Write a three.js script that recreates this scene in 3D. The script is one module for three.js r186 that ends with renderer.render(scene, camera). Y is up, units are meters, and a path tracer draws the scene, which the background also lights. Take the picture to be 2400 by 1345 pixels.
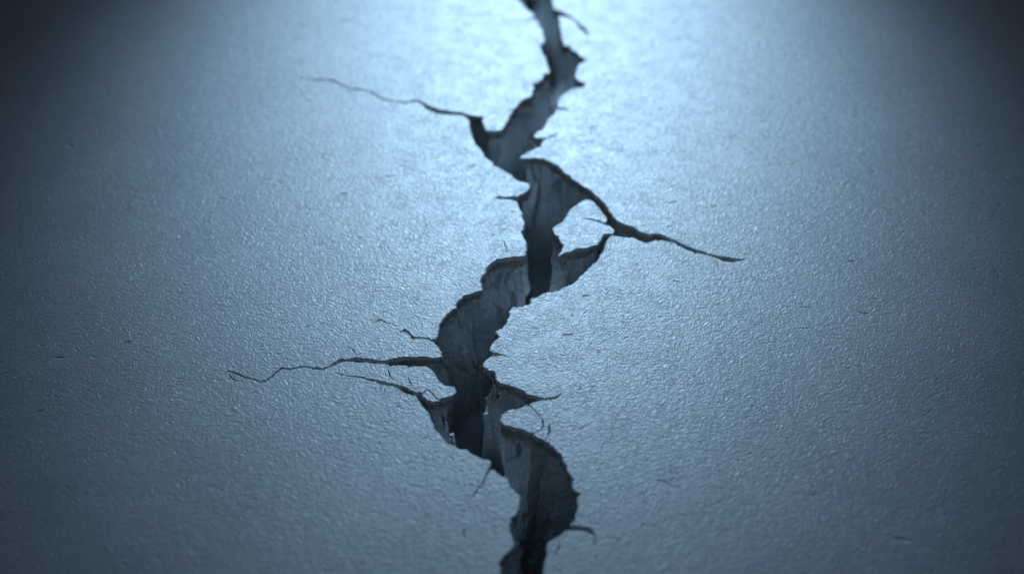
import * as THREE from 'three';
import { mergeGeometries } from 'three/addons/utils/BufferGeometryUtils.js';

// ---------------------------------------------------------------- camera, sky, light, exposure
const scene = new THREE.Scene();
const camera = new THREE.PerspectiveCamera(28, 1024 / 573, 0.05, 200);
camera.position.set(0, 0.8678, 1.0342);
camera.lookAt(0, 0, 0);
camera.focus = 1.29;
camera.userData.fStop = 1.7;
scene.add(camera);

const renderer = new THREE.WebGLRenderer({ antialias: true });
renderer.setSize(1024, 573);
renderer.toneMapping = THREE.LinearToneMapping;
renderer.toneMappingExposure = 1;
renderer.shadowMap.enabled = true;

// a dark, clear blue dusk sky: a little paler towards the horizon all round
{
  const w = 256, h = 128, d = new Float32Array(w * h * 4);
  for (let j = 0; j < h; j++) for (let i = 0; i < w; i++) {
    const el = ((j + 0.5) / h - 0.5) * Math.PI, k = (j * w + i) * 4;
    const g = Math.exp(-Math.max(el, 0) * 2.2);
    d[k] = 0.012 + 0.013 * g; d[k + 1] = 0.017 + 0.017 * g; d[k + 2] = 0.029 + 0.021 * g; d[k + 3] = 1;
  }
  const t = new THREE.DataTexture(d, w, h, THREE.RGBAFormat, THREE.FloatType);
  t.mapping = THREE.EquirectangularReflectionMapping; t.magFilter = THREE.LinearFilter; t.needsUpdate = true;
  scene.background = t; scene.environment = t;
}
const dusk = new THREE.DirectionalLight(new THREE.Color().setRGB(0.62, 0.8, 1.0), 0.06);   // the last light of the sky behind the lamp
dusk.position.set(0.3, 1.6, -3); dusk.shadow.radius = 40; dusk.castShadow = true;
Object.assign(dusk.shadow.camera, { left: -3, right: 3, top: 3, bottom: -3, near: 0.1, far: 12 });
scene.add(dusk, dusk.target);

const LAMP_AT = new THREE.Vector3(0.25, 6.07, -9.32), LAMP_TO = new THREE.Vector3(0.023, 0, -0.618);
const LAMP_RGB = new THREE.Color().setRGB(0.465, 0.728, 1.0), LAMP_POWER = 525, LAMP_CONE = 0.0655;

// ---------------------------------------------------------------- tools
function rng(seed) { let a = seed >>> 0; return () => { a = (a + 0x6D2B79F5) | 0; let t = Math.imul(a ^ (a >>> 15), 1 | a); t = (t + Math.imul(t ^ (t >>> 7), 61 | t)) ^ t; return ((t ^ (t >>> 14)) >>> 0) / 4294967296; }; }
function hash(x, y, z) { let h = Math.imul(x, 374761393) ^ Math.imul(y, 668265263) ^ Math.imul(z, 2147483647 - 1274126177); h = Math.imul(h ^ (h >>> 13), 1274126177); h = Math.imul(h ^ (h >>> 16), 2246822519); return ((h ^ (h >>> 15)) >>> 0) / 2147483648 - 1; }
const fade = t => t * t * t * (t * (t * 6 - 15) + 10);
function noise(x, y, z) {                                            // value noise, -1..1
  const X = Math.floor(x), Y = Math.floor(y), Z = Math.floor(z), u = fade(x - X), v = fade(y - Y), w = fade(z - Z);
  const l = (a, b, t) => a + (b - a) * t;
  return l(l(l(hash(X, Y, Z), hash(X + 1, Y, Z), u), l(hash(X, Y + 1, Z), hash(X + 1, Y + 1, Z), u), v),
    l(l(hash(X, Y, Z + 1), hash(X + 1, Y, Z + 1), u), l(hash(X, Y + 1, Z + 1), hash(X + 1, Y + 1, Z + 1), u), v), w);
}
const smooth = (a, b, x) => { const t = Math.min(1, Math.max(0, (x - a) / (b - a))); return t * t * (3 - 2 * t); };
const sh = o => { o.castShadow = true; o.receiveShadow = true; return o; };

// tileable noise on an n x n lattice: per lattice fx x fz cells
function tileNoise(n, fx, fz, seed) {
  const r = rng(seed), g = new Float32Array(fx * fz * 2), out = new Float32Array(n * n);
  for (let i = 0; i < fx * fz; i++) { const a = r() * 6.2831853; g[2 * i] = Math.cos(a); g[2 * i + 1] = Math.sin(a); }
  for (let j = 0; j < n; j++) {
    const y = j / n * fz, Y = Math.floor(y), fy = y - Y, v = fade(fy), Y1 = (Y + 1) % fz;
    for (let i = 0; i < n; i++) {
      const x = i / n * fx, X = Math.floor(x), f = x - X, u = fade(f), X1 = (X + 1) % fx;
      const a = 2 * (Y * fx + X), b = 2 * (Y * fx + X1), c = 2 * (Y1 * fx + X), d = 2 * (Y1 * fx + X1);
      const p = g[a] * f + g[a + 1] * fy, q = g[b] * (f - 1) + g[b + 1] * fy, s = g[c] * f + g[c + 1] * (fy - 1), t = g[d] * (f - 1) + g[d + 1] * (fy - 1);
      const m = p + (q - p) * u, k = s + (t - s) * u;
      out[j * n + i] = (m + (k - m) * v) * 1.5;
    }
  }
  return out;
}

// ---------------------------------------------------------------- materials
const TILE = 1.25, NT = 2048;
const relief = new Float32Array(NT * NT);
{
  // a rolled coat of paint: small rounded swellings parted by narrow creases, over broader unevenness, with pits
  const wx = tileNoise(NT, 120, 120, 11), wz = tileNoise(NT, 120, 120, 12);
  const A = tileNoise(NT, 145, 275, 1), A2 = tileNoise(NT, 205, 360, 8), B = tileNoise(NT, 350, 600, 2), C = tileNoise(NT, 640, 760, 3), D = tileNoise(NT, 40, 46, 4), E = tileNoise(NT, 14, 15, 5), F = tileNoise(NT, 80, 110, 6), M = tileNoise(NT, 22, 24, 9);
  const at = (T, i, j) => T[((j % NT + NT) % NT) * NT + (i % NT + NT) % NT];
  const billow = v => { const q = Math.min(1, Math.abs(v) * 1.6); return Math.sqrt(q + 0.03) ; };
  for (let j = 0; j < NT; j++) for (let i = 0; i < NT; i++) {
    const k = j * NT + i, si = Math.round(i + wx[k] * 7), sj = Math.round(j + wz[k] * 7);
    const a = billow(at(A, si, sj)), a2 = billow(at(A2, si, sj)), b = billow(at(B, si, sj)), m = Math.min(1, Math.max(0, 0.5 + M[k]));
    relief[k] = (0.34 * a * (0.3 + 0.7 * m) + 0.42 * a2 * (1 - 0.5 * m) + 0.40 * b - 0.6) * (1.0 + 0.4 * D[k]) + 0.08 * C[k] + 0.03 * F[k] + 0.02 * D[k] + 0.03 * E[k];
  }
  const r = rng(77);
  for (let q = 0; q < 900; q++) {                                    // pits and short scratches left by the roller
    const big = r() < 0.06, cx = r() * NT, cz = r() * NT, len = (big ? 7 : 3.2) * (0.5 + r()), wid = (big ? 2.0 : 1.5) * (0.7 + 0.6 * r()), an = (r() - 0.5) * 1.2, dep = (big ? 1.0 : 0.55) * (0.4 + r());
    const c = Math.cos(an), s = Math.sin(an), R = Math.ceil(len * 2 + 3);
    for (let dz = -R; dz <= R; dz++) for (let dx = -R; dx <= R; dx++) {
      const u = (dx * c + dz * s) / len, v = (-dx * s + dz * c) / wid, e = Math.exp(-(u * u * u * u + v * v));
      if (e > 0.01) relief[((Math.round(cz) + dz + NT) % NT) * NT + (Math.round(cx) + dx + NT) % NT] -= dep * e;
    }
  }
}
function floatTexture(src, n) {
  const d = new Float32Array(n * n * 4);
  for (let k = 0; k < n * n; k++) { d[4 * k] = d[4 * k + 1] = d[4 * k + 2] = src[k] * 0.25 + 0.5; d[4 * k + 3] = 1; }
  const t = new THREE.DataTexture(d, n, n, THREE.RGBAFormat, THREE.FloatType);
  t.wrapS = t.wrapT = THREE.RepeatWrapping; t.magFilter = THREE.LinearFilter; t.needsUpdate = true; return t;
}
function toneTexture(n, seed, base, spread, layers) {                // mottled colour, linear base
  const d = new Uint8Array(n * n * 4), L = layers.map(([f, a], i) => [tileNoise(n, f, f, seed + i), a]);
  const enc = c => Math.round(255 * (c <= 0.0031308 ? 12.92 * c : 1.055 * Math.pow(c, 1 / 2.4) - 0.055));
  for (let k = 0; k < n * n; k++) {
    let s = 0; for (const [T, a] of L) s += T[k] * a;
    for (let c = 0; c < 3; c++) d[4 * k + c] = enc(Math.min(0.95, Math.max(0.01, base[c] * (1 + s * spread[c]))));
    d[4 * k + 3] = 255;
  }
  const t = new THREE.DataTexture(d, n, n); t.colorSpace = THREE.SRGBColorSpace; t.wrapS = t.wrapT = THREE.RepeatWrapping; t.magFilter = THREE.LinearFilter; t.needsUpdate = true; return t;
}
const paint = new THREE.MeshPhysicalMaterial({ map: toneTexture(1024, 31, [0.535, 0.56, 0.575], [0.12, 0.11, 0.1], [[12, 0.6], [60, 0.5], [300, 0.5]]), roughness: 0.415, bumpMap: floatTexture(relief, NT), bumpScale: 0.004 });
const wallRelief = (() => {
  const n = 1024, o = new Float32Array(n * n), a = tileNoise(n, 24, 12, 51), b = tileNoise(n, 90, 50, 52), c = tileNoise(n, 260, 220, 53);
  for (let k = 0; k < n * n; k++) o[k] = 0.9 * a[k] - 0.5 * Math.pow(Math.max(0, 1 - Math.abs(b[k]) * 9), 2) + 0.45 * b[k] + 0.3 * c[k];
  return floatTexture(o, n);
})();
const fracture = new THREE.MeshStandardMaterial({ map: toneTexture(512, 41, [0.78, 0.815, 0.835], [0.16, 0.2, 0.18], [[9, 0.7], [40, 0.5], [140, 0.5]]), roughness: 0.85, bumpMap: wallRelief, bumpScale: 0.011 });  // broken plaster; colour lifted above the paint to put light into the crack
const coatEdge = new THREE.MeshStandardMaterial({ map: toneTexture(512, 61, [0.39, 0.335, 0.29], [0.45, 0.42, 0.4], [[14, 0.7], [50, 0.6], [160, 0.4]]), roughness: 0.8, bumpMap: wallRelief, bumpScale: 0.008 });

// ---------------------------------------------------------------- outlines on the ground, in millimetres (x to the right, z towards the viewer)
const LEFT = [
  [5.7,-757.7],[17.7,-726.2],[28,-703.2],[38.3,-686.5],[22.2,-676],[39.4,-673.1],[44.6,-651],[48.9,-627.8],[51.3,-613.6],
  [50.3,-600.9],[43.4,-591.2],[43.9,-580.1],[46.2,-559.6],[49.9,-551.6],[52.8,-531.6],[55,-515.9],[54.7,-502.9],[47.6,-500.4],
  [45.3,-483.8],[39.4,-475],[31.7,-470],[30.8,-450.2],[28.7,-435.5],[19.9,-429.5],[9.3,-415.1],[7.4,-404.5],[2.5,-401],
  [-0.6,-387],[-7.9,-366.3],[-11.4,-352.8],[-16.7,-341.6],[-25.7,-340.5],[-35.9,-341.6],[-39.8,-358.4],[-42.6,-378.9],
  [-51.7,-380.1],[-62.2,-383.5],[-72.1,-390.5],[-88.7,-392.8],[-104.4,-399.8],[-117,-405.7],[-126.8,-415.1],[-138.6,-425.9],
  [-145.8,-422.3],[-153.5,-417.5],[-164.2,-419.9],[-180.2,-425.9],[-195.2,-433.1],[-207.4,-450.2],[-220.3,-453.9],
  [-239.6,-457.6],[-253.5,-468.7],[-264.4,-481.3],[-274.3,-483.8],[-293.6,-485.1],[-309.4,-483.8],[-293.1,-481.3],
  [-275.1,-480],[-265.1,-476.2],[-253.7,-465],[-239.8,-453.9],[-220.6,-450.2],[-208.2,-445.3],[-196,-428.3],[-180.5,-421.1],
  [-164.6,-416.3],[-153.2,-412.8],[-145.5,-417.5],[-136.9,-418.7],[-124.7,-401],[-114.9,-389.3],[-100.6,-383.5],[-85.2,-381.2],
  [-76.1,-381.2],[-66.8,-376.6],[-62.3,-366.3],[-59.9,-347.2],[-56.4,-327.3],[-53.5,-308.9],[-46.8,-297.1],[-42.5,-289.7],
  [-37.1,-276],[-27.6,-262.6],[-25.7,-252.4],[-12.5,-242.2],[-1.7,-231.2],[2.3,-221.3],[11.2,-216.4],[20.2,-213.4],
  [22.4,-206.6],[20.6,-196.9],[14.4,-190.2],[6.6,-183.6],[-5.5,-182.6],[-15.5,-184.5],[-26.5,-178.8],[-15.4,-176.9],
  [-5.5,-176],[2.7,-173.2],[6.6,-166.6],[8.7,-154.6],[11.9,-145.4],[10.8,-139.9],[14.5,-125.5],[13.8,-112.2],[10.1,-108.7],
  [11.6,-98.2],[15.2,-87.9],[17.3,-79.3],[16.1,-60.8],[6.2,-58.3],[-2.6,-55.8],[-10.3,-55],[-19.6,-51.7],[-22.1,-47.6],
  [-26.7,-44.3],[-30.7,-37.8],[-32.6,-32.9],[-33,-25.7],[-37.9,-18.5],[-39.8,-12.2],[-36.6,-2.7],[-34.9,5.8],[-44.8,8.9],
  [-56.1,15.1],[-61.8,22.7],[-65.8,32.5],[-65.6,37.7],[-73.2,45.1],[-79.1,54.7],[-83.4,65.6],[-83.9,74.2],[-83.9,83.5],
  [-86.4,91.2],[-90.2,91.2],[-95.1,87.7],[-102.8,87],[-108.5,87],[-113.7,79.9],[-117.4,75.6],[-122.4,72.1],[-123.6,75.6],
  [-128.7,77.8],[-122,77.8],[-117,80.6],[-113.2,87.7],[-108.2,91.9],[-102.6,89.8],[-97.4,89.8],[-90,94],[-85,100.2],
  [-81.4,105.8],[-77.8,112.6],[-77.9,120.1],[-86.4,118.7],[-98.1,118.1],[-104.9,120.1],[-119,118.7],[-128.3,120.1],
  [-135.1,121.4],[-142.8,124.1],[-151.3,122.8],[-163.2,120.8],[-171.7,119.4],[-174.8,121.4],[-188.6,122.8],[-194.9,128.2],
  [-201.1,134.8],[-206.7,137.5],[-217.2,134.8],[-223.7,131.5],[-231.2,134.2],[-240.2,136.2],[-248.8,134.2],[-253.6,138.8],
  [-258.2,147.3],[-264.6,155.8],[-270.7,155.2],[-276.8,151.3],[-287.8,148.7],[-296.3,144.7],[-305.5,140.1],[-310.5,142.8],
  [-305,142.8],[-296.8,147.3],[-287.3,151.3],[-276.4,153.9],[-270.2,157.7],[-263.3,158.4],[-256.5,149.3],[-251.9,140.8],
  [-247.9,136.8],[-239.8,138.8],[-230.8,136.8],[-223.3,134.2],[-216.9,137.5],[-205,140.1],[-198.7,135.5],[-191.4,130.8],
  [-176.4,128.2],[-160.1,128.2],[-148.3,130.2],[-139.1,130.2],[-131.8,133.5],[-122.7,131.5],[-113.2,134.8],[-106.4,133.5],
  [-100.9,132.8],[-91.5,135.5],[-86.5,141.4],[-81.4,151.3],[-76.5,159.7],[-70.4,163.5],[-62.5,166.7],[-60.1,171.8],
  [-63.4,178.1],[-69.6,181.3],[-75.9,181.9],[-79.6,179.4],[-84,173.1],[-89.2,167.4],[-92.3,168.6],[-95.6,173.7],[-100.7,173.1],
  [-113.4,164.8],[-125.1,161],[-134.3,159],[-148.4,154.5],[-160.4,148.7],[-171.9,148.7],[-183.6,146],[-192.1,144.1],
  [-183.4,148],[-171.7,150.6],[-160.1,151.9],[-154.3,155.2],[-140.9,162.2],[-126.9,166.7],[-110.3,176.9],[-102.6,178.1],
  [-100,183.2],[-95.9,192.5],[-88.6,201.7],[-85,210.8],[-82.3,221],[-80.2,227.5],[-75.5,235.2],[-64.6,246.8],[-52.3,253.6],
  [-45.8,254.2],[-37.9,261],[-30.1,267.2],[-22.5,268.9],[-22,273.3],[-23.6,278.9],[-26.8,286.6],[-29.6,294.7],[-31.8,306],
  [-28.7,296.3],[-25.1,287.1],[-21,281.1],[-18.5,281.6],[-10.9,288.2],[-4.6,292],[-2.9,297.9],[-0.8,306],[6.6,312.8],
  [7,320.2],[5.3,329.5],[2.4,337.2],[-2,340.2],[-2.8,356.8],[-1.6,365.6],[0.4,372.9],[-4.3,378.7],[-10.2,387.3],[-13.6,392.5],
  [-12.4,399],[-10.8,406],[-7.6,428.7],[-2.2,454.9]
];
const RIGHT = [
  [66.6,-757.7],[68.6,-726.2],[71,-712.3],[80.6,-704.7],[95.3,-688],[106.9,-667.1],[117.7,-646.6],[122.9,-629.3],
  [120.9,-616.4],[118,-625],[109.3,-643.7],[100.2,-670.1],[90.2,-682],[78.6,-688],[76.6,-668.6],[78.7,-646.6],[80.7,-625],
  [80,-603.7],[82.1,-587],[90.1,-587],[93.6,-574.6],[103.7,-563.7],[106.5,-552.9],[117.8,-542.2],[108.9,-532.9],[101.3,-525],
  [98,-506.8],[96.5,-487.6],[101.7,-476.2],[111,-471.2],[107.9,-460],[95.8,-456.3],[84.8,-450.2],[71.7,-434.3],[67.6,-419.9],
  [65.3,-405.7],[75,-402.1],[85.7,-392.8],[74.8,-397.5],[64.4,-398.6],[62.3,-388.1],[52.8,-373.2],[46.9,-353.9],[44.3,-343.8],
  [34.5,-335],[30.8,-326.2],[35.5,-320.8],[44.4,-321.8],[53.4,-327.3],[65.6,-337.2],[56.3,-325.1],[47.3,-317.5],[43.6,-312.1],
  [41,-301.4],[29.2,-291.8],[18.6,-283.4],[11.6,-274],[14.4,-270.8],[28.9,-272.9],[43.3,-269.8],[54.6,-262.6],[57.9,-257.5],
  [61.3,-256.4],[65.1,-249.3],[69.4,-241.2],[72.6,-234.2],[78.1,-230.2],[79,-224.3],[87.1,-215.4],[97.6,-201.8],[106.5,-190.2],
  [115.6,-176],[122.8,-159.2],[126.3,-146.3],[130.5,-136.3],[140.3,-123.7],[153.2,-116.6],[161.9,-107],[170.4,-100.8],
  [181.2,-103.5],[195.2,-95.6],[207.1,-83.6],[219.2,-75.1],[233.9,-67.5],[249.6,-60.8],[268.4,-55],[287.1,-52.5],
  [278.1,-50.9],[267,-45.9],[254.6,-48.4],[242.9,-57.5],[233.1,-61.7],[223,-63.3],[214.3,-69.2],[204.8,-77.6],[196.7,-84.5],
  [181.4,-88.7],[173.4,-87.9],[167.7,-82.7],[157.6,-87.9],[150.3,-94.8],[139.8,-95.6],[130.4,-96.5],[125.4,-100],
  [119.4,-90.5],[114.7,-73.4],[108.1,-58.3],[101.2,-45.9],[94,-37],[87.5,-28.9],[82,-19.3],[75.5,-9],[65.1,-0.4],
  [53.4,5.8],[45.8,9.7],[34.8,14.3],[23.2,21.2],[22.1,29.5],[12.3,36.2],[2.4,37.7],[-2,43.7],[-2.4,52.5],[-4.8,63.4],
  [-12,72.8],[-18.2,79.9],[-14.3,87],[-19,94],[-23.6,101.6],[-24.9,108.5],[-20.2,111.9],[-11.7,114],[-4.2,117.4],
  [-13.1,118.7],[-22.4,118.7],[-27,123.5],[-30.2,128.8],[-29.2,132.8],[-24.4,138.1],[-18,140.1],[-15.6,145.4],[-16,153.9],
  [-11.4,159],[-2.3,162.2],[6.8,167.4],[15.8,174.4],[24.7,178.1],[33.7,180.6],[44.9,180],[49.5,178.1],[51.9,173.1],
  [52.2,178.1],[48.5,182.5],[42.6,184.4],[33.6,184.4],[26.8,186.9],[17.4,191.9],[23.1,196.8],[29.6,206.6],[33,215],
  [31.9,224.6],[27,229.9],[22.1,234],[27.3,238.7],[32.8,242.1],[41.6,250.8],[49,261],[53.7,272.8],[55.9,282.7],[58.6,288.8],
  [62.2,293.1],[59.4,299.6],[60.9,304.4],[66.4,310.2],[63.3,315.5],[65.2,326.4],[61.5,338.7],[59.6,344.8],[57.4,349.8],
  [63,348.8],[72.5,351.3],[77.4,357.8],[79.6,367.1],[75.7,359.2],[67.5,355.8],[57.9,355.8],[50.7,356.8],[40.9,362.7],
  [33.7,368.1],[33.1,374.4],[32.9,383],[30.7,394.4],[29.3,406],[29.5,428.7],[24.5,454.9]
];
const BLOCK = [
  [96.3,-176],[102.8,-173.2],[107.7,-162],[114.9,-145.4],[118.6,-136.3],[117.5,-126.4],[107.6,-131.8],[97,-135.4],
  [87.3,-135.4],[96.9,-132.7],[105.2,-127.3],[115.1,-122],[122.9,-118.4],[127.1,-109.6],[125.1,-104.3],[113.3,-101.7],
  [109.9,-89.6],[105.3,-82.7],[98.3,-78.5],[91.4,-75.9],[80.8,-73.4],[70.2,-67.5],[60.7,-64.2],[57.4,-58.3],[58.6,-64.2],
  [64.2,-76.8],[62.4,-83.6],[59.4,-88.7],[58.6,-96.5],[53,-103.5],[51.6,-112.2],[54.5,-118.4],[65.5,-128.2],[67.3,-133.6],
  [70.3,-142.7],[77.4,-157.3],[86,-166.6]
];
const FLAKE = [
  [16,193.1],[21.8,198],[28.3,207.2],[31.6,215],[30.6,223.4],[26.1,228.7],[20.9,232.2],[16.1,228.7],[7,224],[-2.2,221],
  [-8.8,218.6],[-10.6,213.8],[-8.8,206.6],[-4.4,202.3],[2.2,199.2],[9.8,196.2]
];
const CHUNK = [
  [-90,169.3],[-85.2,174.4],[-80.9,180.6],[-77.5,184.4],[-81,186.9],[-86.9,185],[-92.6,179.4],[-94.2,175]
];
const WEDGE_BODY = [
  [-69.6,181.3],[-74.5,182.5],[-77.5,185.7],[-84.1,186.3],[-90.7,181.3],[-100.6,174.4]
];
const FLAKE_BODY = [
  [26.8,186.9],[17.4,191.9],[9.8,196.2],[2.2,199.2],[-4.4,202.3],[-8.8,206.6],[-10.6,213.8],[-8.8,218.6],[-2.2,221],
  [7,224],[16.1,228.7],[22.1,234.6]
];
const CRUMB_RUNS = [[[-150.3,159],[-133.7,166.1],[-115,175]], [[34.3,213.8],[36.3,222.8],[34.7,235.7]], [[-31.2,296.3],[-28,289.8]]];
const HAIRLINES = [
  [[-10,-89.6],[-8.4,-79.3],[-6.3,-72.6],[-5.2,-65]],
  [[-155.1,56.2],[-148.6,57.6],[-142.4,62.7],[-137.4,64.9],[-129,67.8]],
  [[-181.3,104.4],[-175.9,106.5],[-173.4,111.9],[-172.2,114.7]],
  [[-170.3,115.3],[-165.7,114]],
  [[1.9,-487.6],[11.5,-485.1],[19.1,-477.5]],
  [[-20.8,-674.6],[-3.5,-673.1],[15.2,-674.6]],
  [[17.5,-602.3],[30.2,-600.9],[37.5,-593.9]],
  [[104.1,-602.3],[133.9,-595.3],[152,-585.6]],
  [[113.5,-457.6],[122.7,-452.6],[129.1,-444]],
  [[-134.2,138.8],[-131.1,148],[-125.1,155.2]],
  [[-112.1,150.6],[-108.4,158.4],[-105.8,164.2]],
  [[37.7,218],[38.9,225.1],[36.5,233.4],[34.2,238.7]],
  [[-431.1,96.1],[-425.7,93.3],[-419.2,94.7]],
  [[-493.9,201.1],[-487,199.2]],
  [[123.6,89.1],[130,86.3]],
  [[305.7,-77.6],[310.1,-81.9]],
  [[242.7,-48.4],[246.7,-47.6],[246.6,-35.3]],
  [[69.4,-418.7],[80.7,-422.3],[90.7,-424.7]],
  [[-150,-231.2],[-169.5,-227.2],[-186.1,-223.3]],
  [[-37.8,315],[-33.9,308.1],[-31.5,302.2]],
  [[-43.7,364.2],[-45.6,354.3],[-43.2,352.3]],
  [[75.4,364.2],[77.8,372]],
  [[-33.1,-353.9],[-27.6,-351.7],[-22.8,-346.1]],
  [[-41.6,297.9],[-34,301.2]],
  [[396.2,44.4],[409.5,45.9]],
  [[332.5,35.5],[345.6,36.2]],
  [[-304.8,146],[-300,151.9],[-294.6,156.5],[-287.4,155.8]],
  [[-319.9,-490.1],[-311.5,-485.1]],
  [[-98.9,180],[-96.5,188.8],[-92.6,195.6]],
  [[39.2,382.5],[44.2,372.9],[43.6,367.1]]
];

// dense outline: straight runs between the traced corners, frayed by a noise that both lips of a thin crack share
function dense(points, closed, step = 1.3) {
  const out = [], n = points.length, m = closed ? n : n - 1;
  for (let i = 0; i < m; i++) {
    const [ax, az] = points[i], [bx, bz] = points[(i + 1) % n], L = Math.hypot(bx - ax, bz - az), far = Math.abs(az) > 1400 ? 12 : 1, k = Math.max(1, Math.round(L / (step * far)));
    for (let j = 0; j < k; j++) out.push([ax + (bx - ax) * j / k, az + (bz - az) * j / k]);
  }
  if (!closed) out.push(points[n - 1]);
  let p = out;
  for (let it = 0; it < 1; it++) p = p.map((q, i) => (i === 0 || i === p.length - 1) ? q : [(p[i - 1][0] + 2 * q[0] + p[i + 1][0]) / 4, (p[i - 1][1] + 2 * q[1] + p[i + 1][1]) / 4]);
  const fray = (x, z, o) => 1.5 * noise(x / 13, o, z / 13) + 1.5 * (Math.abs(noise(x / 6, o + 7, z / 6)) - 0.3) + 1.3 * (0.3 - Math.abs(noise(x / 3.4, o + 9, z / 3.4)));
  return p.map(([x, z]) => [(x + fray(x, z, 0.5)) / 1000, (z + 1.25 * fray(x, z, 20.5)) / 1000]);
}
function blur(p, closed, sigma) {                                    // smoothed copy of an outline, sigma in samples
  const n = p.length, r = Math.ceil(sigma * 2.2), w = []; let s = 0;
  for (let k = -r; k <= r; k++) { const v = Math.exp(-k * k / (2 * sigma * sigma)); w.push(v); s += v; }
  return p.map((_, i) => {
    let x = 0, z = 0;
    for (let k = -r; k <= r; k++) { const j = closed ? (i + k + 20 * n) % n : Math.min(n - 1, Math.max(0, i + k)); x += p[j][0] * w[k + r]; z += p[j][1] * w[k + r]; }
    return [x / s, z / s];
  });
}
function normals(p, closed, side) {
  const n = p.length;
  return p.map((_, i) => {
    const a = p[closed ? (i + n - 1) % n : Math.max(0, i - 1)], b = p[closed ? (i + 1) % n : Math.min(n - 1, i + 1)];
    const x = b[0] - a[0], z = b[1] - a[1], l = Math.hypot(x, z) || 1;
    return [side * z / l, -side * x / l];
  });
}
const area = p => p.reduce((s, q, i) => { const b = p[(i + 1) % p.length]; return s + q[0] * b[1] - b[0] * q[1]; }, 0) / 2;

const lips = [];                                                     // every lip, to measure how wide the crack is in front of a point
function makeLip(points, closed, side) {
  const p = dense(points, closed);
  if (closed) side = area(p) > 0 ? 1 : -1;
  const lip = { p, closed, side, n: normals(blur(p, closed, 1.5), closed, side) };
  lips.push(lip); return lip;
}
function measure() {
  const cell = 0.02, grid = new Map(), key = (x, z) => Math.floor(x / cell) + ',' + Math.floor(z / cell);
  for (const l of lips) l.p.forEach((q, i) => { const k = key(q[0], q[1]); (grid.get(k) || grid.set(k, []).get(k)).push([q[0], q[1], l.n[i][0], l.n[i][1]]); });
  for (const l of lips) l.gap = l.p.map((q, i) => {
    let best = 0.08; const X = Math.floor(q[0] / cell), Z = Math.floor(q[1] / cell), n = l.n[i];
    for (let a = -4; a <= 4; a++) for (let b = -4; b <= 4; b++) for (const o of grid.get((X + a) + ',' + (Z + b)) || []) {
      if (o[2] * n[0] + o[3] * n[1] > -0.2) continue;
      const dx = o[0] - q[0], dz = o[1] - q[1], d = Math.hypot(dx, dz);
      if (d < best && dx * n[0] + dz * n[1] > 0.5 * d) best = d;
    }
    return best;
  });
  for (const l of lips) { const g = blur(l.gap.map(v => [v, 0]), l.closed, 2); l.gap = g.map((v, i) => Math.min(v[0], l.gap[i] * 1.3)); }
}

// strip of wall below a lip. rows: [depth, set-off into the crack]; blur levels grow with depth
function strip(lip, rows, place) {
  const n = lip.p.length, m = lip.closed ? n + 1 : n, pos = new Float32Array(m * rows.length * 3), uv = new Float32Array(m * rows.length * 2), idx = [];
  let s = 0; const arc = []; for (let i = 0; i < m; i++) { const a = lip.p[i % n], b = lip.p[(i + n - 1) % n]; if (i) s += Math.hypot(a[0] - b[0], a[1] - b[1]); arc.push(s); }
  rows.forEach((row, r) => {
    for (let i = 0; i < m; i++) {
      const [x, y, z] = place(i % n, row, r), k = r * m + i;
      pos.set([x, y, z], 3 * k); uv.set([arc[i] / 0.3, y / 0.3 + r * 1e-5], 2 * k);
      if (r && i) { const a = k - m - 1, b = k - m, c = k - 1; if (lip.side > 0) idx.push(a, b, c, b, k, c); else idx.push(a, c, b, b, c, k); }
    }
  });
  const g = new THREE.BufferGeometry();
  g.setAttribute('position', new THREE.BufferAttribute(pos, 3)); g.setAttribute('uv', new THREE.BufferAttribute(uv, 2)); g.setIndex(idx); g.computeVertexNormals();
  return g;
}
const coatDepth = (x, z) => 1.1 + 0.42 * noise(x * 26, 3.3, z * 26) + 0.2 * noise(x * 85, 5.3, z * 85);   // the coat is about 15 mm thick
const bend = (lip, i, d, o) => {                                      // a point on the broken edge of the coat, d below the surface
  const p = lip.p[i], q = lip.soft[i], n = lip.n[i], t = smooth(0.003, 0.012, d), w = Math.min(1, lip.gap[i] / 0.006), c = coatDepth(p[0], p[1]);
  const off = d === 0 ? 0 : (o + smooth(0.001, 0.005, d) * (0.0022 * noise(p[0] * 110, d * 160, p[1] * 110) + 0.0016 * noise(p[0] * 260, d * 380, p[1] * 260))) * w;
  return [p[0] + (q[0] - p[0]) * t * 0.7 + n[0] * off, -d * (1 + (c - 1) * smooth(0.001, 0.006, d)), p[1] + (q[1] - p[1]) * t * 0.7 + n[1] * off];
};
function lipGeometry(lip) {                                          // the paint film rolled over the edge
  lip.soft = blur(lip.p, lip.closed, 2.5);
  const g = strip(lip, [[0, 0], [0.0003, 0.0007], [0.0008, 0.0013], [0.0016, 0.0016], [0.0030, 0.0016], [0.0040, 0.0011]], (i, [d, o]) => bend(lip, i, d, o));
  const P = g.attributes.position, U = g.attributes.uv; for (let i = 0; i < P.count; i++) U.setXY(i, P.getX(i) / TILE, (P.getZ(i) - P.getY(i) * 0.6) / TILE);
  return g;
}
function edgeGeometry(lip) {
  return strip(lip, [[0.0028, 0.0008], [0.0045, 0.0011], [0.0065, 0.0008], [0.0090, 0.0011], [0.0112, 0.0009], [0.0124, 0.0], [0.0134, -0.0026], [0.0146, -0.0048]], (i, [d, o]) => bend(lip, i, d, o));
}
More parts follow.
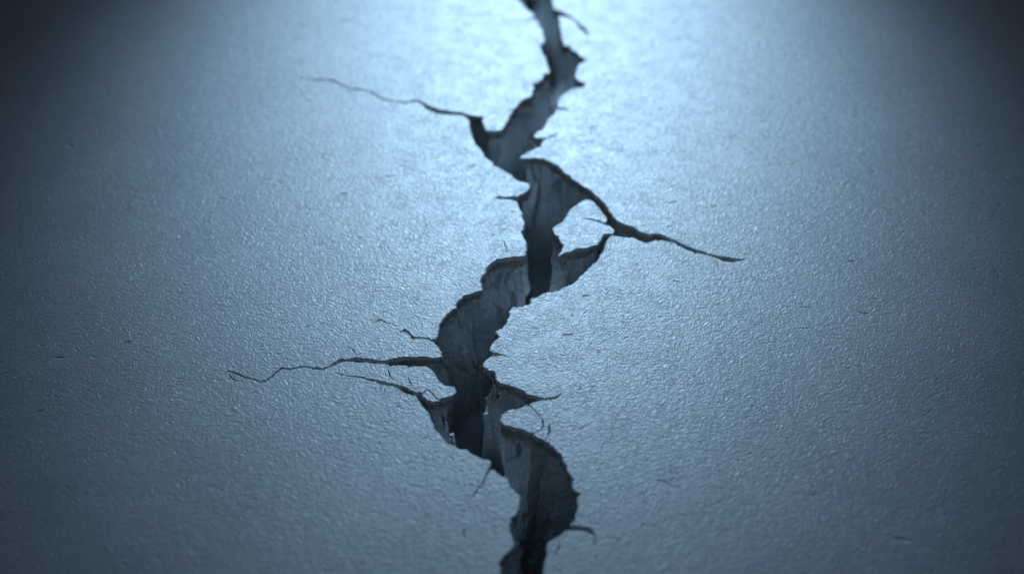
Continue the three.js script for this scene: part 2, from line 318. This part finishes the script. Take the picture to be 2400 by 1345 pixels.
// faces of broken plaster: the nearest of scattered seeds, in cells stretched downwards; gives [offset of that face, distance to its border]
function faces(x, y, z) {
  const X = Math.floor(x), Y = Math.floor(y), Z = Math.floor(z); let d1 = 9, d2 = 9, v = 0;
  for (let a = -1; a <= 1; a++) for (let b = -1; b <= 1; b++) for (let c = -1; c <= 1; c++) {
    const i = X + a, j = Y + b, k = Z + c, dx = i + 0.5 + 0.5 * hash(i, j, k) - x, dy = j + 0.5 + 0.5 * hash(i + 91, j, k) - y, dz = k + 0.5 + 0.5 * hash(i, j + 53, k) - z, d = Math.sqrt(dx * dx + dy * dy + dz * dz);
    if (d < d1) { d2 = d1; d1 = d; v = 0.8 * hash(i, j, k + 37) + 1.5 * hash(i + 7, j, k) * dx + 1.5 * hash(i, j + 5, k) * dz + 1.0 * hash(i, j, k + 3) * dy; } else if (d < d2) d2 = d;
  }
  return [v, d2 - d1];
}
const DEEP = 0.36;
function wallGeometry(lip) {
  const N = 64, rows = []; for (let k = 0; k <= N; k++) rows.push(0.005 + (DEEP - 0.005) * Math.pow(k / N, 1.35));
  const s1 = blur(lip.p, lip.closed, 2), s2 = blur(lip.p, lip.closed, 6), n2 = normals(blur(lip.p, lip.closed, 4), lip.closed, lip.side);
  return strip(lip, rows, (i, d, r) => {
    const a = s1[i], b = s2[i], n = n2[i], t = smooth(0.015, 0.14, d), g = lip.gap[i], w = Math.min(1, g / 0.03), t0 = 0.0118 * coatDepth(lip.p[i][0], lip.p[i][1]);
    const x = a[0] + (b[0] - a[0]) * t, z = a[1] + (b[1] - a[1]) * t, q = noise(x * 40, d * 26, z * 40);
    const fold = noise(x * 24, d * 6, z * 24), [v, e] = faces(x * 26 + 0.25 * q, d * 7.5 + 0.3 * q + 0.12 * noise(x * 150, d * 70, z * 150), z * 26), [v2, e2] = faces(x * 70 + 31, d * 30 + 0.3 * q, z * 70);
    let off = -0.0048 + (0.0048 + 0.0016 * noise(x * 30, 77.5, z * 30)) * smooth(t0, t0 + 0.004, d);
    off += smooth(t0, t0 + 0.012, d) * ((0.006 * fold + 0.0115 * v * smooth(0, 0.1, e + 0.03) - 0.009 * smooth(0.08, 0, e) - 0.004) * (lip.closed ? 0.4 : 1) + 0.0016 * v2 - 0.002 * smooth(0.08, 0, e2) + 0.0008 * noise(x * 210, d * 150, z * 210));
    off = Math.min(off, 0.001 + 0.14 * Math.max(0, d - 0.022));              // no shelf stands out below the coat
    off = off * w + 0.3 * g * smooth(0.04, DEEP, d);
    return [x + n[0] * off, -d, z + n[1] * off];
  });
}
function topGeometry(outline, holes, y = 0) {
  const v = outline.map(q => new THREE.Vector2(q[0], q[1])), hs = holes.map(h => h.map(q => new THREE.Vector2(q[0], q[1])));
  const tri = THREE.ShapeUtils.triangulateShape(v, hs), all = v.concat(...hs), pos = [], uv = [], nor = [], idx = [];
  for (const q of all) { pos.push(q.x, y, q.y); uv.push(q.x / TILE, q.y / TILE); nor.push(0, 1, 0); }
  for (const [a, b, c] of tri) {
    const cr = (all[b].x - all[a].x) * (all[c].y - all[a].y) - (all[c].x - all[a].x) * (all[b].y - all[a].y);
    if (cr > 0) idx.push(a, c, b); else idx.push(a, b, c);
  }
  const g = new THREE.BufferGeometry();
  g.setAttribute('position', new THREE.Float32BufferAttribute(pos, 3)); g.setAttribute('uv', new THREE.Float32BufferAttribute(uv, 2)); g.setAttribute('normal', new THREE.Float32BufferAttribute(nor, 3)); g.setIndex(idx);
  return g;
}

// the crack goes on beyond what the photograph shows, getting narrower
function runOn(from, sign, seed, drift, taper) {
  const r = rng(seed), out = []; let x = from[0], z = from[1];
  for (let k = 1; k <= 60; k++) { z += sign * (18 + 9 * k * 0.5 + r() * 12); x += drift * 2 + taper * Math.min(1, 1 / k) * 2 + (noise(3.5, 0.5, z / 90) * 14 + noise(8.5, 4.5, z / 30) * 6) * (k < 2 ? 0.3 : 1); out.push([x, z]); }
  return out;
}
const FAR = 14000;
function fullSide(trace, seed, taper) {
  const up = runOn(trace[0], -1, 5, -0.5, taper).reverse(), down = runOn(trace[trace.length - 1], 1, 5, 0.6, taper);
  return [[up[0][0], -FAR], ...up, ...trace, ...down, [down[down.length - 1][0], FAR]];
}
// below the coat the body of the plate runs on under the cut-off pieces: the run between the two ends of a detour takes its place
function spliced(trace, run) {
  const near = q => trace.reduce((b, p, i) => { const d = Math.hypot(p[0] - q[0], p[1] - q[1]); return d < b[0] ? [d, i] : b; }, [1e9, 0])[1];
  return [...trace.slice(0, near(run[0])), ...run, ...trace.slice(near(run[run.length - 1]) + 1)];
}
const leftLip = makeLip(fullSide(LEFT, 5, 1), false, 1), rightLip = makeLip(fullSide(RIGHT, 5, -1), false, -1);
const blockLip = makeLip(BLOCK, true), flakeLip = makeLip(FLAKE, true), chunkLip = makeLip(CHUNK, true);
const leftBody = makeLip(fullSide(spliced(LEFT, WEDGE_BODY), 5, 1), false, 1), rightBody = makeLip(fullSide(spliced(RIGHT, FLAKE_BODY), 5, -1), false, -1);
measure();

// ---------------------------------------------------------------- the ground: two plates of painted plaster parted by the crack
const ground = new THREE.Group(); ground.name = 'ground';
ground.userData = { kind: 'structure', label: 'white painted plaster ground split by a long jagged crack', category: 'ground' };
scene.add(ground);
function mesh(name, g, m, parent) { const o = sh(new THREE.Mesh(g, m)); o.name = name; parent.add(o); return o; }

function hairline(points) {                                          // a slit with two lips, closed at both ends
  const p = [], L = [], R = []; for (let i = 0; i < points.length - 1; i++) for (let j = 0; j < 6; j++) p.push([0, 1].map(c => points[i][c] + (points[i + 1][c] - points[i][c]) * j / 6));
  p.push(points[points.length - 1]);
  const q = p.map(([x, z]) => [(x + 0.9 * noise(x / 5, 7.5, z / 5) + 0.5 * noise(x / 2, 1.5, z / 2)) / 1000, (z + 1.1 * noise(x / 5, 27.5, z / 5) + 0.5 * noise(x / 2, 5.5, z / 2)) / 1000]), n = normals(q, false, 1);
  q.forEach((c, i) => { const t = i / (q.length - 1), w = 0.00075 * (0.15 + Math.sin(Math.PI * Math.min(1, 0.12 + t * 0.88)) * (0.8 + 0.5 * noise(i * 0.7, 3.5, points[0][0]))); L.push([c[0] + n[i][0] * w, c[1] + n[i][1] * w]); R.push([c[0] - n[i][0] * w, c[1] - n[i][1] * w]); });
  return L.concat(R.reverse());
}
const slits = HAIRLINES.map(hairline).filter(h => !lips.some(l => l.p.some(q => Math.abs(q[1]) < 1 && h.some(c => Math.hypot(q[0] - c[0], q[1] - c[1]) < 0.0012))));
function slitWall(h, parent) {
  const lip = { p: h, closed: true, side: area(h) > 0 ? -1 : 1 }; lip.n = normals(h, true, lip.side);
  mesh('hairline_wall', strip(lip, [0, 0.0015, 0.004, 0.009], (i, d) => [h[i][0], -d, h[i][1]]), coatEdge, parent);
}
const sideOf = h => { let best = 1e9, s = 0; for (const l of [leftLip, rightLip]) for (const q of l.p) { const d = Math.hypot(q[0] - h[0][0], q[1] - h[0][1]); if (d < best) { best = d; s = l === leftLip ? -1 : 1; } } return s; };
const slitSide = slits.map(sideOf);

function plate(name, lip, body, sx, label) {
  const x = sx * FAR / 1000, p = lip.p, outline = [...p, [x, p[p.length - 1][1]], [x, p[0][1]]];
  const own = slits.filter((_, i) => slitSide[i] === sx);
  const o = mesh(name, topGeometry(outline, own), paint, ground); o.userData.label = label;
  mesh('paint_lip', lipGeometry(lip), paint, o);
  mesh('coat_edge', edgeGeometry(lip), coatEdge, o);
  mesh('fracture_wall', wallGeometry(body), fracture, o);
  for (const h of own) slitWall(h, o);
}
plate('plate', leftLip, leftBody, -1, 'painted plate whose lip carries the two long side cracks');
plate('plate', rightLip, rightBody, 1, 'painted plate with one wide side crack beside the loose block');

// the bed of the crack: an unseen bank added on the viewer's side bounces lamp light onto the walls
const crackBed = (() => {
  const Z0 = -1.1, Z1 = 0.62, DZ = 0.004, rows = Math.round((Z1 - Z0) / DZ), cross = [leftBody, rightBody, blockLip].map(lip => {
    const r = Array.from({ length: rows }, () => []), p = lip.p, n = p.length;
    for (let k = 0; k < (lip.closed ? n : n - 1); k++) {
      const a = p[k], b = p[(k + 1) % n], lo = Math.min(a[1], b[1]), hi = Math.max(a[1], b[1]);
      for (let q = Math.max(0, Math.ceil((lo - Z0) / DZ)); q < rows && Z0 + q * DZ < hi; q++) { const z = Z0 + q * DZ; if (z >= lo) r[q].push(a[0] + (b[0] - a[0]) * (z - a[1]) / (b[1] - a[1])); }
    }
    return r;
  });
  const open = (x, q) => q >= 0 && q < rows && cross[0][q].filter(c => c > x).length % 2 === 0 && cross[1][q].filter(c => c < x).length % 2 === 0 && cross[2][q].filter(c => c > x).length % 2 === 0;
  const g = new THREE.PlaneGeometry(0.56, Z1 - Z0, 94, 286).rotateX(-Math.PI / 2).translate(0.03, 0, (Z0 + Z1) / 2), a = g.attributes.position;
  for (let i = 0; i < a.count; i++) {
    const x = a.getX(i), z = a.getZ(i), q = Math.round((z - Z0) / DZ);
    let far = 0, near = 0; while (far < 75 && open(x, q - far - 1)) far++; while (near < 75 && open(x, q + near + 1)) near++;
    const bank = smooth(0.2, 0.9, far / (far + near + 4)), low = smooth(0.2, 0.3, z);
    const y = (-0.195 + 0.122 * bank) * (1 - low) - 0.29 * low;
    a.setXYZ(i, x, y + 0.012 * noise(x * 9, 1.5, z * 9) + 0.010 * noise(x * 30, 2.5, z * 30) + 0.004 * noise(x * 90, 3.5, z * 90), z);
  }
  g.computeVertexNormals(); return g;
})();
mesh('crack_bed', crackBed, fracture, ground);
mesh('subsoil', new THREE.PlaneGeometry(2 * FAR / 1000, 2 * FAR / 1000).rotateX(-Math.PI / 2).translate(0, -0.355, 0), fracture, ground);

// ---------------------------------------------------------------- loose pieces standing in the crack
function piece(name, lip, label, category, thick) {
  const c = lip.p.reduce((s, q) => [s[0] + q[0] / lip.p.length, s[1] + q[1] / lip.p.length], [0, 0]);
  const o = new THREE.Group(); o.name = name; o.userData = { label, category }; scene.add(o);
  o.position.set(c[0], -thick, c[1]);
  const local = g => g.translate(-c[0], thick, -c[1]);
  mesh('painted_face', local(topGeometry(lip.p, [])), paint, o);
  mesh('paint_lip', local(lipGeometry(lip)), paint, o);
  mesh('coat_edge', local(edgeGeometry(lip)), coatEdge, o);
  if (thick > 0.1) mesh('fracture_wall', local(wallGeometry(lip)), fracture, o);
  else { const under = blur(lip.p, true, 2).map((q, i) => [q[0] - lip.n[i][0] * 0.002, q[1] - lip.n[i][1] * 0.002]); mesh('underside', local(topGeometry(under, [], -0.013)), fracture, o); }
  return o;
}
piece('loose_block', blockLip, 'loose painted block standing in the crack at the wide side branch', 'block', 0.26);
piece('loose_flake', flakeLip, 'rounded flake of coat on the crack lip cut off by a curved hairline', 'flake', 0.016);
piece('loose_chip', chunkLip, 'small chip hanging from the tip of the plaster wedge between two side cracks', 'chip', 0.016);

// crumbs of plaster lying along the lower side crack and by the curved hairline
{
  const r = rng(404), parts = [], base = new THREE.IcosahedronGeometry(1, 0), M4 = new THREE.Matrix4();
  for (const run of CRUMB_RUNS) for (let k = 0; k < 14; k++) {
    const t = r() * (run.length - 1), i = Math.min(run.length - 2, Math.floor(t)), f = t - i, size = 0.0004 + 0.0007 * r() * r();
    const x = (run[i][0] + (run[i + 1][0] - run[i][0]) * f + (r() - 0.5) * 9) / 1000, z = (run[i][1] + (run[i + 1][1] - run[i][1]) * f + (r() - 0.2) * 11) / 1000;
    M4.compose(new THREE.Vector3(x, size * 0.5, z), new THREE.Quaternion().setFromEuler(new THREE.Euler(r() * 6, r() * 6, r() * 6)), new THREE.Vector3(size * (0.8 + 0.6 * r()), size * 0.8, size * (0.8 + 0.5 * r())));
    parts.push(base.clone().applyMatrix4(M4));
  }
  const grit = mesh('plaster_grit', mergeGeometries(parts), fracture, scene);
  grit.userData = { kind: 'stuff', label: 'tiny white plaster crumbs lying along the crack edges', category: 'grit' };
}

// ---------------------------------------------------------------- the lamp that stands beyond the frame and throws the cold pool of light
{
  const lamp = new THREE.Group(); lamp.name = 'pole_lamp'; lamp.userData = { label: 'cold white spotlight on a tall dark pole facing along the crack', category: 'lamp' };
  lamp.position.set(LAMP_AT.x, 0, LAMP_AT.z); scene.add(lamp);
  const dark = new THREE.MeshStandardMaterial({ color: 0x22262a, roughness: 0.5, metalness: 0.6 });
  const head = new THREE.Group(); head.name = 'lamp_head';
  const glow = new THREE.MeshStandardMaterial({ color: 0x8899aa, emissive: LAMP_RGB, emissiveIntensity: 6 });
  const housing = sh(new THREE.Mesh(new THREE.LatheGeometry([[0.0, -0.28], [0.14, -0.26], [0.21, -0.1], [0.26, 0.0], [0.272, 0.01], [0.262, 0.01], [0.235, -0.04], [0.0, -0.04]].map(q => new THREE.Vector2(...q)), 48), dark)); housing.name = 'housing';
  housing.rotation.x = Math.PI / 2;
  const lens = new THREE.Mesh(new THREE.CircleGeometry(0.232, 48), glow); lens.name = 'lens'; lens.position.z = -0.03; lens.castShadow = true;
  head.position.set(0, LAMP_AT.y, 0); head.add(housing, lens); lamp.add(head);
  head.lookAt(LAMP_TO);
  mesh('pole', new THREE.CylinderGeometry(0.045, 0.07, LAMP_AT.y + 0.1, 24).translate(0, (LAMP_AT.y + 0.1) / 2, -0.36), dark, lamp);
  mesh('bracket', new THREE.BoxGeometry(0.06, 0.06, 0.2).translate(0, LAMP_AT.y + 0.04, -0.26), dark, lamp);
  mesh('foot_plate', new THREE.CylinderGeometry(0.16, 0.17, 0.02, 32).translate(0, 0.01, -0.36), dark, lamp);
  const light = new THREE.SpotLight(LAMP_RGB, LAMP_POWER, 0, LAMP_CONE, 1, 2);
  light.position.copy(LAMP_AT).addScaledVector(LAMP_TO.clone().sub(LAMP_AT).normalize(), 0.03); light.target.position.copy(LAMP_TO); light.castShadow = true; light.shadow.radius = 11; light.shadow.mapSize.set(2048, 2048);
  light.shadow.camera.near = 0.5; light.shadow.camera.far = 20;
  scene.add(light, light.target);
}

renderer.render(scene, camera);
